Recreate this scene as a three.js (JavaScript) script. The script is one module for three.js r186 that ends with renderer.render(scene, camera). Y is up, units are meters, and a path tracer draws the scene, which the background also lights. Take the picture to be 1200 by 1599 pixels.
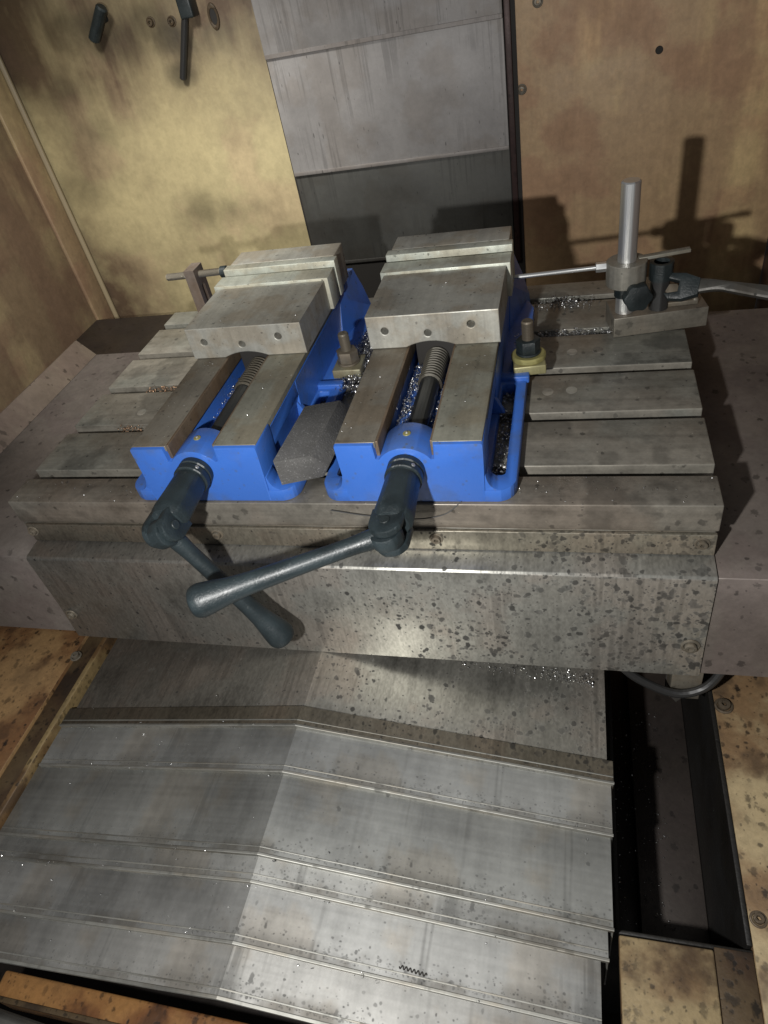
import * as THREE from 'three';
import { mergeGeometries, toCreasedNormals } from 'three/addons/utils/BufferGeometryUtils.js';
import { RoundedBoxGeometry } from 'three/addons/geometries/RoundedBoxGeometry.js';
import { ConvexGeometry } from 'three/addons/geometries/ConvexGeometry.js';
import { RectAreaLightUniformsLib } from 'three/addons/lights/RectAreaLightUniformsLib.js';

// ---------------------------------------------------------------- camera, lamps, exposure
const scene = new THREE.Scene();
const camera = new THREE.PerspectiveCamera(72.79, 0.75, 0.02, 30);
camera.position.set(0.2756, 0.4791, 0.5368);
camera.rotation.order = 'YXZ';
camera.rotation.set(-0.7087, 0.3543, -0.2275);
scene.add(camera);
const renderer = new THREE.WebGLRenderer({ antialias: true });
renderer.setSize(768, 1024);
renderer.toneMapping = THREE.LinearToneMapping;
renderer.toneMappingExposure = 1.0;
renderer.shadowMap.enabled = true;
scene.background = new THREE.Color().setRGB(0.115, 0.117, 0.12);      // dim workshop round the open machine
RectAreaLightUniformsLib.init();
// hand lamp held beside the camera: the light that throws the shadows on the back wall
const handLamp = new THREE.PointLight(new THREE.Color().setRGB(1.0, 0.985, 0.955), 2.45, 0, 2);
handLamp.position.set(0.10, 0.39, 0.575); handLamp.castShadow = true; handLamp.shadow.radius = 0.55; scene.add(handLamp);
// work lamp of the machine, above the left part of the back wall
const workLamp = new THREE.SpotLight(new THREE.Color().setRGB(1.0, 0.97, 0.9), 4.4, 0, 0.6, 1, 2);
workLamp.position.set(-0.30, 0.85, -0.12); workLamp.target.position.set(-0.46, -0.08, -0.74);
workLamp.castShadow = true; workLamp.shadow.radius = 4; scene.add(workLamp, workLamp.target);

// ---------------------------------------------------------------- helpers
const V = (x, y, z) => new THREE.Vector3(x, y, z);
let seed = 12345;
function rnd() { seed |= 0; seed = (seed + 0x6D2B79F5) | 0; let t = Math.imul(seed ^ (seed >>> 15), 1 | seed); t = (t + Math.imul(t ^ (t >>> 7), 61 | t)) ^ t; return ((t ^ (t >>> 14)) >>> 0) / 4294967296; }
const rr = (a, b) => a + (b - a) * rnd();
const clamp = (x, a = 0, b = 1) => Math.min(b, Math.max(a, x));
const ss = (a, b, x) => { const t = clamp((x - a) / (b - a)); return t * t * (3 - 2 * t); };
const mix = (a, b, t) => a + (b - a) * t;

function fbm(W, H, px, py, oct, gain = 0.55) {                        // tileable noise, 0..1
  const out = new Float32Array(W * H); let amp = 1, tot = 0;
  for (let o = 0; o < oct; o++) {
    const nx = px << o, ny = py << o; if (nx > W / 2 || ny > H / 2) break;
    const g = new Float32Array(nx * ny); for (let i = 0; i < g.length; i++) g[i] = rnd();
    for (let y = 0; y < H; y++) {
      const fy = y * ny / H, y0 = fy | 0, ty = fy - y0, wy = ty * ty * (3 - 2 * ty), r0 = y0 * nx, r1 = ((y0 + 1) % ny) * nx;
      for (let x = 0; x < W; x++) {
        const fx = x * nx / W, x0 = fx | 0, tx = fx - x0, wx = tx * tx * (3 - 2 * tx), x1 = (x0 + 1) % nx;
        const a = g[r0 + x0] + (g[r0 + x1] - g[r0 + x0]) * wx, b = g[r1 + x0] + (g[r1 + x1] - g[r1 + x0]) * wx;
        out[y * W + x] += amp * (a + (b - a) * wy);
      }
    }
    tot += amp; amp *= gain;
  }
  for (let i = 0; i < out.length; i++) out[i] = clamp((out[i] / tot - 0.5) * 1.7 + 0.5);
  return out;
}
function splats(W, H, list, wob) {                                    // irregular soft spots: {x, y, r, e, s} in pixels
  const out = new Float32Array(W * H);
  for (const { x, y, r, e = 1, s = 1, soft = 0.35 } of list) {
    const rx = r, ry = r * e, m = Math.ceil(Math.max(rx, ry) * 1.6);
    for (let j = -m; j <= m; j++) for (let i = -m; i <= m; i++) {
      const X = ((Math.round(x + i) % W) + W) % W, Y = ((Math.round(y + j) % H) + H) % H, k = Y * W + X;
      const d = Math.hypot(i / rx, j / ry) + (wob ? (wob[k] - 0.5) * 1.3 : 0);
      const v = s * (1 - ss(1 - soft, 1 + soft * 0.4, d)); if (v > out[k]) out[k] = v;
    }
  }
  return out;
}
const enc = (c) => 255 * (c <= 0.0031308 ? 12.92 * c : 1.055 * Math.pow(c, 1 / 2.4) - 0.055);
function tex(data, W, H, srgb) {
  const t = new THREE.DataTexture(data, W, H, THREE.RGBAFormat, THREE.UnsignedByteType);
  t.wrapS = t.wrapT = THREE.RepeatWrapping; t.magFilter = THREE.LinearFilter; t.minFilter = THREE.LinearMipmapLinearFilter; t.generateMipmaps = true;
  if (srgb) t.colorSpace = THREE.SRGBColorSpace; t.needsUpdate = true; return t;
}
// fn(i, x, y, o) fills o = {r, g, b (linear), ro, h}
function makeMat(name, W, H, fn, opt = {}) {
  const c = new Uint8Array(W * H * 4), q = new Uint8Array(W * H * 4), b = opt.bump ? new Uint8Array(W * H * 4) : null, o = { r: 0, g: 0, b: 0, ro: 0.5, h: 0.5, me: 1 };
  for (let y = 0; y < H; y++) for (let x = 0; x < W; x++) {
    const i = y * W + x, k = i * 4; o.me = 1; fn(i, x / W, y / H, o);
    c[k] = enc(clamp(o.r)); c[k + 1] = enc(clamp(o.g)); c[k + 2] = enc(clamp(o.b)); c[k + 3] = 255;
    q[k] = 255; q[k + 1] = 255 * clamp(o.ro, 0.05, 1); q[k + 2] = 255 * clamp(o.me); q[k + 3] = 255;
    if (b) { b[k] = b[k + 1] = b[k + 2] = 255 * clamp(o.h); b[k + 3] = 255; }
  }
  const qt = tex(q, W, H);
  const P = { map: tex(c, W, H, true), roughnessMap: qt, roughness: 1, metalness: opt.metal ?? 0 };
  if (opt.metal) P.metalnessMap = qt;
  if (b) { P.bumpMap = tex(b, W, H); P.bumpScale = opt.bump; }
  if (opt.extra) Object.assign(P, opt.extra);
  const m = opt.extra && (opt.extra.clearcoat || opt.extra.sheen) ? new THREE.MeshPhysicalMaterial(P) : new THREE.MeshStandardMaterial(P);
  m.name = name; m.userData.tile = opt.tile || [0.5, 0.5]; m.userData.at = opt.at || null; return m;
}
function variant(m, r, g, b) { const n = m.clone(); n.color.setRGB(r, g, b); n.userData = m.userData; return n; }
const plain = (r, g, b, ro, me = 0) => { const m = new THREE.MeshStandardMaterial({ roughness: ro, metalness: me }); m.color.setRGB(r, g, b); m.userData.tile = [1, 1]; return m; };

// ---- geometry
function worldUV(geo, tile, off) {                                    // box mapping in metres
  const g = geo.index ? geo.toNonIndexed() : geo, p = g.attributes.position, n = p.count, uv = new Float32Array(n * 2);
  const a = V(), b = V(), c = V(), e = V();
  for (let i = 0; i < n; i += 3) {
    a.fromBufferAttribute(p, i); b.fromBufferAttribute(p, i + 1); c.fromBufferAttribute(p, i + 2);
    e.copy(b).sub(a).cross(c.clone().sub(a)); const x = Math.abs(e.x), y = Math.abs(e.y), z = Math.abs(e.z);
    [a, b, c].forEach((v, k) => {
      let s, t; if (y >= x && y >= z) { s = v.x; t = -v.z; } else if (z >= x) { s = v.x; t = v.y; } else { s = -v.z; t = v.y; }
      uv[(i + k) * 2] = s / tile[0] + off[0]; uv[(i + k) * 2 + 1] = t / tile[1] + off[1];
    });
  }
  g.setAttribute('uv', new THREE.BufferAttribute(uv, 2)); return g;
}
function clean(g) { g = g.index ? g.toNonIndexed() : g; for (const k of Object.keys(g.attributes)) if (k !== 'position' && k !== 'normal') g.deleteAttribute(k); return g; }
function merged(list) { return mergeGeometries(list.map(clean), false); }
function box(x0, x1, y0, y1, z0, z1, r = 0.0012) {
  const w = x1 - x0, h = y1 - y0, d = z1 - z0, g = r > 0 ? new RoundedBoxGeometry(w, h, d, 2, Math.min(r, w / 2.1, h / 2.1, d / 2.1)) : new THREE.BoxGeometry(w, h, d);
  return g.translate((x0 + x1) / 2, (y0 + y1) / 2, (z0 + z1) / 2);
}
const lathe = (pts, seg = 28) => new THREE.LatheGeometry(pts.map(([r, y]) => new THREE.Vector2(Math.max(r, 0), y)), seg);
function cyl(r, h, seg = 28, ch = 0.0008) { return toCreasedNormals(lathe([[0, 0], [r - ch, 0], [r, ch], [r, h - ch], [r - ch, h], [0, h]], seg), 0.6); }   // y up, base at 0
function along(g, from, to) {                                         // turn the y axis of g onto from->to and move to from
  const q = new THREE.Quaternion().setFromUnitVectors(V(0, 1, 0), to.clone().sub(from).normalize());
  return g.applyQuaternion(q).translate(from.x, from.y, from.z);
}
const rodBetween = (a, b, r, seg = 20, ch = 0.0006) => along(cyl(r, a.distanceTo(b), seg, ch), a, b);
function extrude(pts, depth, bevel = 0.001, holes = []) {            // xy outline pushed along +z from 0
  const s = pts instanceof THREE.Shape ? pts : new THREE.Shape(pts.map(([x, y]) => new THREE.Vector2(x, y)));
  for (const h of holes) s.holes.push(h);
  const g = new THREE.ExtrudeGeometry(s, { depth: depth - 2 * bevel, bevelEnabled: bevel > 0, bevelThickness: bevel, bevelSize: bevel, bevelOffset: -bevel, bevelSegments: 2, curveSegments: 20 });
  return g.translate(0, 0, bevel);
}
const up = (g) => g.rotateX(-Math.PI / 2);                            // xy outline (x, -z) pushed up along y
const circleHole = (x, y, r) => { const p = new THREE.Path(); p.absarc(x, y, r, 0, Math.PI * 2, true); return p; };
const rectHole = (x0, x1, y0, y1, r) => { const p = new THREE.Path(); p.moveTo(x0 + r, y0); p.lineTo(x0 + r, y0); p.absarc(x0 + r, y0 + r, r, -Math.PI / 2, -Math.PI, true); p.absarc(x0 + r, y1 - r, r, Math.PI, Math.PI / 2, true); p.absarc(x1 - r, y1 - r, r, Math.PI / 2, 0, true); p.absarc(x1 - r, y0 + r, r, 0, -Math.PI / 2, true); return p; };
function hexPrism(r, h) { const pts = []; for (let k = 0; k < 6; k++) pts.push([r * Math.cos(k * Math.PI / 3), r * Math.sin(k * Math.PI / 3)]); return up(extrude(pts, h, 0.0008)); }
function sweepSheet(profile, x0, x1, t = 0.002) {                     // open profile [z, y] made into a sheet of thickness t and pushed along x
  const up_ = [], lo = [];
  profile.forEach(([z, y], i) => {
    const a = profile[Math.max(0, i - 1)], b = profile[Math.min(profile.length - 1, i + 1)], dz = b[0] - a[0], dy = b[1] - a[1], l = Math.hypot(dz, dy);
    up_.push([z, y]); lo.push([z + (dy / l) * t, y - (dz / l) * t]);
  });
  const s = [...up_, ...lo.reverse()].map(([z, y]) => [-z, y]);
  const g = extrude(s, x1 - x0, 0.0004); g.rotateY(Math.PI / 2); return g.translate(x0, 0, 0);   // local x -> -z
}
// ---- objects
const names = {};
function numbered(n) { names[n] = (names[n] ?? -1) + 1; return names[n] ? `${n}_${String(names[n]).padStart(3, '0')}` : n; }
function tag(o, label, category, group, kind) { if (label) o.userData.label = label; if (category) o.userData.category = category; if (group) o.userData.group = group; if (kind) o.userData.kind = kind; return o; }
function thing(name, label, category, p = [0, 0, 0], turn = 0, group) { const o = new THREE.Group(); o.name = numbered(name); o.position.set(...p); o.rotation.y = turn; scene.add(o); return tag(o, label, category, group); }
function part(name, geos, mat, parent, crease = 0.55) {
  let g = Array.isArray(geos) ? merged(geos) : clean(geos);
  if (crease) g = toCreasedNormals(g, crease);
  const off = mat.userData.at || [rnd(), rnd()];
  g = worldUV(g, mat.userData.tile, off);
  const m = new THREE.Mesh(g, mat); m.name = name; m.castShadow = m.receiveShadow = true; if (parent) parent.add(m); return m;
}
function single(name, geos, mat, label, category, group) { const m = part(numbered(name), geos, mat, scene); return tag(m, label, category, group); }
function structure(name, geos, mat) { const m = part(numbered(name), geos, mat, scene); m.userData.kind = 'structure'; return m; }

// ---------------------------------------------------------------- materials
const N = 1024, n1 = fbm(N, N, 4, 4, 7), n2 = fbm(N, N, 9, 9, 6), nf = fbm(N, N, 64, 64, 4, 0.8), nv = fbm(N, N, 40, 2, 5, 0.7), nh = fbm(N, N, 2, 40, 5, 0.7), nv2 = fbm(N, N, 10, 2, 5);
const M = {};
const specks = (n, r0, r1, W = N, H = N, e0 = 0.7, e1 = 1.5) => { const l = []; for (let i = 0; i < n; i++) l.push({ x: rnd() * W, y: rnd() * H, r: mix(r0, r1, Math.pow(rnd(), 3)), e: rr(e0, e1), s: rr(0.5, 1) }); return l; };
{ // table steel: oily brown grey
  const sp = splats(N, N, specks(420, 1.5, 7), nf), br = splats(N, N, specks(260, 0.8, 2.2), null);
  M.table = makeMat('table_steel', N, N, (i, u, v, o) => {
    const t = ss(0.35, 0.7, n1[i]), k = 0.62 + 0.55 * n2[i] * n1[i] + 0.28 * (nh[i] - 0.5) + 0.25 * (nf[i] - 0.5);
    o.r = mix(0.285, 0.255, t) * k; o.g = mix(0.285, 0.238, t) * k; o.b = mix(0.262, 0.212, t) * k;
    const d = (1 - 0.6 * sp[i]) * (1 - 0.45 * ss(0.55, 0.85, n2[i])); o.r *= d; o.g *= d; o.b *= d; if (br[i] > 0.4) { o.r += 0.12; o.g += 0.12; o.b += 0.1; }
    o.ro = 0.32 + 0.26 * n2[i] + 0.2 * sp[i]; o.h = nf[i] * 0.6 + nh[i] * 0.4; o.me = 0.8;
  }, { metal: 0.5, bump: 0.00012, tile: [0.5, 0.5] });
}
{ // spotted sheet steel of the apron (1 m x 0.25 m a repeat)
  const W = 2048, H = 512, l = [], w = fbm(W, H, 128, 32, 3, 0.8), a = fbm(W, H, 16, 4, 6), f = fbm(W, H, 512, 64, 2), st = fbm(W, H, 160, 2, 4);
  for (let i = 0; i < 8500; i++) { const x = rnd(), y = rnd(), big = 0.35 + 0.9 * Math.pow(x, 1.2); if (a[((y * H) | 0) * W + ((x * W) | 0)] < 0.2 + 0.35 * rnd()) continue; if (rnd() > 0.3 + 0.75 * ss(0.3, 0.75, x)) continue; l.push({ x: x * W, y: y * H, r: mix(1.5, 8.5 * big, Math.pow(rnd(), 3.6)), e: rr(0.6, 1.7), s: rr(0.55, 1), soft: 0.3 }); }
  const sp = splats(W, H, l, w);
  M.apron = makeMat('spotted_steel', W, H, (i, u, v, o) => {
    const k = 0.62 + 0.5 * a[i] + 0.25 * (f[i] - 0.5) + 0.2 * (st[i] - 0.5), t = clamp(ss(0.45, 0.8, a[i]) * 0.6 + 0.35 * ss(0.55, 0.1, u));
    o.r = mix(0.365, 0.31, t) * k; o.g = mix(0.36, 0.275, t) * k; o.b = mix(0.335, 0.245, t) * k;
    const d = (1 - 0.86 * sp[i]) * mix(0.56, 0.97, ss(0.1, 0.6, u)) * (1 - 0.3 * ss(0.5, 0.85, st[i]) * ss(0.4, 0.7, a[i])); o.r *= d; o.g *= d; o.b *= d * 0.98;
    o.ro = 0.30 + 0.2 * a[i] + 0.25 * sp[i]; o.h = 0.5 + 0.3 * (f[i] - 0.5) + 0.25 * sp[i]; o.me = 1 - 0.75 * sp[i];
  }, { metal: 0.6, bump: 0.00012, tile: [1, 0.25], at: [0.44, 0] });
}
{ // brushed cover sheet; v = 0 is the near lip, where grime gathers
  const l = specks(150, 1.2, 5.5, N, N, 0.8, 2.2);
  for (let i = 0; i < 700; i++) { const y = -Math.log(1 - rnd() * 0.999) * 0.012 + 0.010; l.push({ x: rnd() * N, y: y * N, r: rr(0.9, 2.6), e: rr(0.5, 1.2), s: rr(0.4, 1) * ss(0.25, 0.7, n1[((y * N) | 0) % N * N + ((rnd() * N) | 0)] + 0.2) }); }
  const sp = splats(N, N, l, nf), sc = fbm(N, N, 3, 130, 4, 0.8);
  M.cover = makeMat('cover_steel', N, N, (i, u, v, o) => {
    const st = ss(0.58, 0.95, nv[i]) * ss(0.4, 0.75, nv2[i]), gr = ss(0.05, 0.012, v) * ss(0.3, 0.8, n2[i]) * 0.4;
    const k = (0.66 + 0.42 * n1[i] + 0.2 * (nv[i] - 0.5) + 0.14 * (nf[i] - 0.5) + 0.1 * (sc[i] - 0.5)) * (1 - 0.42 * st) * (1 - 0.65 * sp[i]) * (1 - gr), t = ss(0.5, 0.8, n2[i]);
    o.r = 0.40 * k; o.g = mix(0.405, 0.387, t) * k; o.b = mix(0.40, 0.362, t) * k;
    o.ro = 0.52 + 0.14 * n1[i] + 0.1 * st + 0.2 * gr; o.h = 0.5 + 0.35 * (nv[i] - 0.5) + 0.25 * (nf[i] - 0.5); o.me = 1 - 0.5 * sp[i];
  }, { metal: 1, bump: 0.00008, tile: [0.55, 0.55] });
}
{ // ground steel of the jaws and ways
  const sp = splats(N, N, specks(500, 1.2, 6), nf), br = splats(N, N, specks(240, 0.8, 2.4), null);
  M.jaw = makeMat('ground_steel', N, N, (i, u, v, o) => {
    const k = (0.7 + 0.45 * n1[i] + 0.2 * (nf[i] - 0.5) + 0.24 * (nv[i] - 0.5)) * (1 - 0.55 * sp[i]), t = ss(0.35, 0.75, n2[i]);
    o.r = mix(0.38, 0.33, t) * k; o.g = mix(0.375, 0.30, t) * k; o.b = mix(0.335, 0.245, t) * k; if (br[i] > 0.4) { o.r += 0.15; o.g += 0.15; o.b += 0.13; }
    o.ro = 0.38 + 0.25 * n2[i] + 0.2 * sp[i]; o.h = 0.5 + 0.5 * (nf[i] - 0.5) + 0.2 * (nv[i] - 0.5) - 0.2 * sp[i]; o.me = 0.9;
  }, { metal: 0.45, bump: 0.00012, tile: [0.3, 0.3] });
  M.way = variant(M.jaw, 0.5, 0.46, 0.42); M.plate = variant(M.jaw, 1.4, 1.48, 1.45); M.dark = variant(M.jaw, 0.3, 0.28, 0.26);
}
{ // blue enamel with grime
  const sp = splats(512, 512, specks(420, 0.8, 4.5, 512, 512), null), a = fbm(512, 512, 6, 6, 6), f = fbm(512, 512, 64, 64, 3, 0.8);
  M.blue = makeMat('blue_enamel', 512, 512, (i, u, v, o) => {
    const g = ss(0.5, 0.95, a[i]) * 0.45 + sp[i] * 0.5;
    o.r = mix(0.036, 0.06, g); o.g = mix(0.125, 0.085, g); o.b = mix(0.46, 0.13, g); o.ro = 0.33 + 0.3 * g + 0.1 * f[i]; o.h = a[i] * 0.7 + f[i] * 0.3;
  }, { bump: 0.00025, tile: [0.25, 0.25], extra: { clearcoat: 0.25, clearcoatRoughness: 0.3 } });
}
{ // hammered black paint
  const f = fbm(512, 512, 90, 90, 2, 0.6), a = fbm(512, 512, 5, 5, 6), sc = splats(512, 512, specks(120, 0.8, 4, 512, 512, 0.2, 3), null);
  M.black = makeMat('black_paint', 512, 512, (i, u, v, o) => {
    const k = 0.6 + 0.8 * a[i]; o.r = 0.013 * k; o.g = 0.020 * k; o.b = 0.023 * k; if (sc[i] > 0.3) { const s = sc[i] * 0.035 * a[i]; o.r += s; o.g += s; o.b += s; }
    o.ro = 0.42 + 0.14 * a[i] + 0.1 * (f[i] - 0.5); o.h = f[i];
  }, { bump: 0.00014, tile: [0.12, 0.12], extra: { clearcoat: 0.1, clearcoatRoughness: 0.3 } });
}
{ // painted enclosure, pale yellow with brown oil blotches, darker towards top, left edge and bottom: 1 m x 1 m
  const darkPatches = splats(N, N, [[0.21, 0.90, 0.06, 0.75], [0.25, 0.87, 0.07, 0.6], [0.33, 0.885, 0.04, 0.6], [0.385, 0.86, 0.05, 0.8], [0.37, 0.80, 0.03, 0.7], [0.46, 0.86, 0.05, 0.5], [0.13, 0.72, 0.06, 0.45], [0.11, 0.8, 0.05, 0.4], [0.31, 0.545, 0.06, 0.55], [0.39, 0.535, 0.055, 0.5], [0.45, 0.54, 0.04, 0.4], [0.05, 0.62, 0.05, 0.35]].map(([x, y, r, s]) => ({ x: x * N, y: y * N, r: r * N, e: 0.7, s, soft: 0.98 })), n2);  // soft dark patches at set places on the panel
  const ny = fbm(N, N, 24, 5, 6, 0.65), nfl = fbm(N, N, 150, 30, 3, 0.8);
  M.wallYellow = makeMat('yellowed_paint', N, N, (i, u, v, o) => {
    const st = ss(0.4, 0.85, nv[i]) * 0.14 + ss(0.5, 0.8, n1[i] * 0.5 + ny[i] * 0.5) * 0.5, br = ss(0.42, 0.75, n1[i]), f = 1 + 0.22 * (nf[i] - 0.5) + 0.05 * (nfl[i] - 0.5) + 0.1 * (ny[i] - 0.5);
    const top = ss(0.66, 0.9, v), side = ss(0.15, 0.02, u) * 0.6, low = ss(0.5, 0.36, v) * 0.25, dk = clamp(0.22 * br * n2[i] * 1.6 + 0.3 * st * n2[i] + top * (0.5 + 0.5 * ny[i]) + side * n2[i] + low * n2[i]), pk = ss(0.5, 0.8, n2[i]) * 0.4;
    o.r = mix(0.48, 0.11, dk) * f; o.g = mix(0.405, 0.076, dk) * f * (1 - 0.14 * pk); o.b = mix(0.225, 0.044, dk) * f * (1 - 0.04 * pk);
    const s = 1 - 0.85 * darkPatches[i]; o.r *= s; o.g *= s; o.b *= s; o.ro = 0.42 + 0.3 * n2[i]; o.h = n2[i] * 0.6 + nf[i] * 0.4;
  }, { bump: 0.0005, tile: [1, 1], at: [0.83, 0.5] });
  M.wallBrown = makeMat('browned_paint', N, N, (i, u, v, o) => {
    const st = ss(0.35, 0.8, nv[i]) * 0.18 + ss(0.4, 0.8, n2[i]) * 0.4, lt = ss(0.45, 0.85, nv2[i]) * ss(0.35, 0.7, n1[i]) * (0.4 + 0.9 * ny[i]), f = 1 + 0.25 * (nf[i] - 0.5) + 0.06 * (nfl[i] - 0.5), pk = ss(0.42, 0.72, n2[i]) * 0.6;
    o.r = mix(0.42, 0.66, lt) * f * (1 - 0.3 * st); o.g = mix(0.285, 0.49, lt) * f * (1 - 0.34 * st) * (1 - 0.12 * pk); o.b = mix(0.158, 0.25, lt) * f * (1 - 0.36 * st) * (1 - 0.05 * pk);
    o.ro = 0.45 + 0.25 * n2[i]; o.h = n2[i] * 0.5 + nf[i] * 0.5;
  }, { bump: 0.0004, tile: [0.8, 0.8], at: [0.1, 0.2] });
}
{ // pale machine base paint with oil and rust
  const l = specks(2600, 1.2, 9, N, N, 0.6, 1.8).map((p) => ({ ...p, soft: 0.6 })), sp = splats(N, N, l, nf);
  M.beige = makeMat('stained_base_paint', N, N, (i, u, v, o) => {
    const ru = ss(0.45, 0.75, n1[i] * 0.6 + n2[i] * 0.4), dk = ss(0.55, 0.85, n2[i]) * 0.6, f = 1 + 0.3 * (nf[i] - 0.5);
    o.r = mix(0.31, 0.165, ru) * f; o.g = mix(0.25, 0.105, ru) * f; o.b = mix(0.15, 0.055, ru) * f;
    const d = 1 - 0.8 * Math.max(sp[i] * (0.35 + 0.8 * n1[i]), dk * (0.4 + 0.6 * ru)); o.r *= d; o.g *= d * 0.97; o.b *= d * 0.92; o.ro = 0.5 + 0.2 * n2[i]; o.h = nf[i] * 0.5 + n2[i] * 0.5 - 0.3 * sp[i];
  }, { bump: 0.0004, tile: [0.45, 0.45] });
  M.rust = variant(M.beige, 0.75, 0.48, 0.28); M.stain = variant(M.beige, 0.2, 0.17, 0.15);
}
{ // brown oily sheet with dark drops
  const sp = splats(N, N, specks(520, 1.5, 10), nf);
  M.brown = makeMat('oily_brown_sheet', N, N, (i, u, v, o) => {
    const k = (0.65 + 0.55 * n1[i] + 0.25 * (nf[i] - 0.5)) * (1 - 0.6 * sp[i]), t = ss(0.4, 0.7, n2[i]);
    o.r = mix(0.125, 0.11, t) * k; o.g = mix(0.109, 0.092, t) * k; o.b = mix(0.098, 0.084, t) * k; o.ro = 0.42 + 0.25 * n2[i]; o.h = nf[i] * 0.5 + n1[i] * 0.5; o.me = 0.8;
  }, { metal: 0.45, bump: 0.0002, tile: [0.5, 0.5] });
}
{ // porous grey stone
  const f = fbm(512, 512, 90, 90, 2, 0.9), a = fbm(512, 512, 6, 6, 5);
  M.stone = makeMat('porous_stone', 512, 512, (i, u, v, o) => { const k = 0.7 + 0.25 * f[i] + 0.35 * a[i]; o.r = 0.085 * k; o.g = 0.083 * k; o.b = 0.08 * k; if (f[i] > 0.95) { o.r += 0.08; o.g += 0.08; o.b += 0.08; } o.ro = 0.9; o.h = f[i]; }, { bump: 0.0003, tile: [0.12, 0.12] });
}
{
  const cs = fbm(N, N, 90, 3, 4, 0.75), sp = splats(N, N, specks(160, 0.8, 2.6, N, N, 1.5, 5), null);
  M.columnLight = makeMat('dull_column_steel', N, N, (i, u, v, o) => {
    const st = ss(0.5, 0.9, cs[i]) * ss(0.3, 0.75, n1[i]) * 0.24, k = (0.72 + 0.4 * n1[i] + 0.12 * (nv2[i] - 0.5) + 0.12 * (nf[i] - 0.5)) * (1 - st) * (1 - 0.6 * sp[i]), t = ss(0.4, 0.8, n2[i]);
    o.r = mix(0.32, 0.29, t) * k; o.g = mix(0.307, 0.27, t) * k; o.b = mix(0.3, 0.255, t) * k; o.ro = 0.5 + 0.2 * n1[i]; o.h = 0.5 + 0.4 * (cs[i] - 0.5); o.me = 0.8;
  }, { metal: 0.45, bump: 0.00008, tile: [0.5, 0.5] });
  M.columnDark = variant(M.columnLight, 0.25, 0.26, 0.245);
}
M.steel = plain(0.66, 0.67, 0.67, 0.3, 0.85); M.bolt = variant(M.jaw, 0.46, 0.42, 0.38); M.chip = plain(0.62, 0.62, 0.62, 0.28, 0.9); M.copper = plain(0.5, 0.32, 0.2, 0.4, 0.7);
M.rustBolt = variant(M.jaw, 0.3, 0.24, 0.19); M.brass = plain(0.36, 0.33, 0.13, 0.45, 0.5); M.blackOxide = variant(M.black, 0.9, 0.85, 0.8); M.rubber = plain(0.022, 0.022, 0.022, 0.45); M.void = plain(0.02, 0.018, 0.016, 0.8);
M.purple = variant(M.jaw, 0.46, 0.38, 0.36); M.seam = plain(0.26, 0.21, 0.13, 0.5); M.shaft = plain(0.035, 0.037, 0.037, 0.3, 0.4);

function screw(parent, p, dir, r = 0.006, mat = M.bolt) {                           // socket cap head with its hexagon hollow
  const hole = new THREE.Path(); for (let k = 0; k < 6; k++) hole[k ? 'lineTo' : 'moveTo'](r * 0.5 * Math.cos(-k * Math.PI / 3), r * 0.5 * Math.sin(-k * Math.PI / 3));
  const s = new THREE.Shape(); s.absarc(0, 0, r, 0, Math.PI * 2, false);
  const ring = new THREE.TorusGeometry(r * 1.35, r * 0.28, 8, 24);
  const g = merged([extrude(s, r * 0.9, 0.0005, [hole]), ring]);
  const q = new THREE.Quaternion().setFromUnitVectors(V(0, 0, 1), dir); g.applyQuaternion(q).translate(...p);
  return part('screw', g, mat, parent);
}

// ---------------------------------------------------------------- machine table
const HX = 0.4135, PITCH = 0.1, E0 = 0.0633, SLOT = 0.0174;
{
  const t = thing('machine_table', 'grey brown steel machine table with lengthwise T slots under the two blue vises', 'machine table');
  for (let k = 0; k < 6; k++) {
    const z1 = k === 0 ? 0 : -(E0 + PITCH * (k - 1)), z0 = k === 5 ? -0.51 : -(E0 - SLOT + PITCH * k);
    part('table_strip', box(-HX, HX, -0.034, 0, z0, z1, 0.0014), k < 1 ? variant(M.table, 0.95, 0.88, 0.82) : variant(M.table, 1.15, 1.15, 1.1), t);
  }
  for (const [x, z] of [[0.244, -0.208], [0.272, -0.21], [0.272, -0.301], [0.304, -0.303], [-0.318, -0.193]]) { const g = cyl(0.0068, 0.0004, 22, 0.00015); g.scale(1, 1, 1.15); part('dried_spot', g.translate(x, 0, z), variant(M.table, 1.55, 1.55, 1.5), t); }
  part('table_body', box(-HX + 0.002, HX - 0.002, -0.11, -0.0345, -0.508, -0.001, 0.002), M.dark, t);
  const c = part('cover_strip', box(-0.405, 0.412, -0.0635, -0.0352, -0.0005, 0.004, 0.001), variant(M.apron, 0.9, 0.84, 0.74), t);
  for (const x of [-0.399, -0.135, 0.131, 0.399]) screw(c, [x, -0.0465, 0.004], V(0, 0, 1), 0.0048);
}
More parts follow.
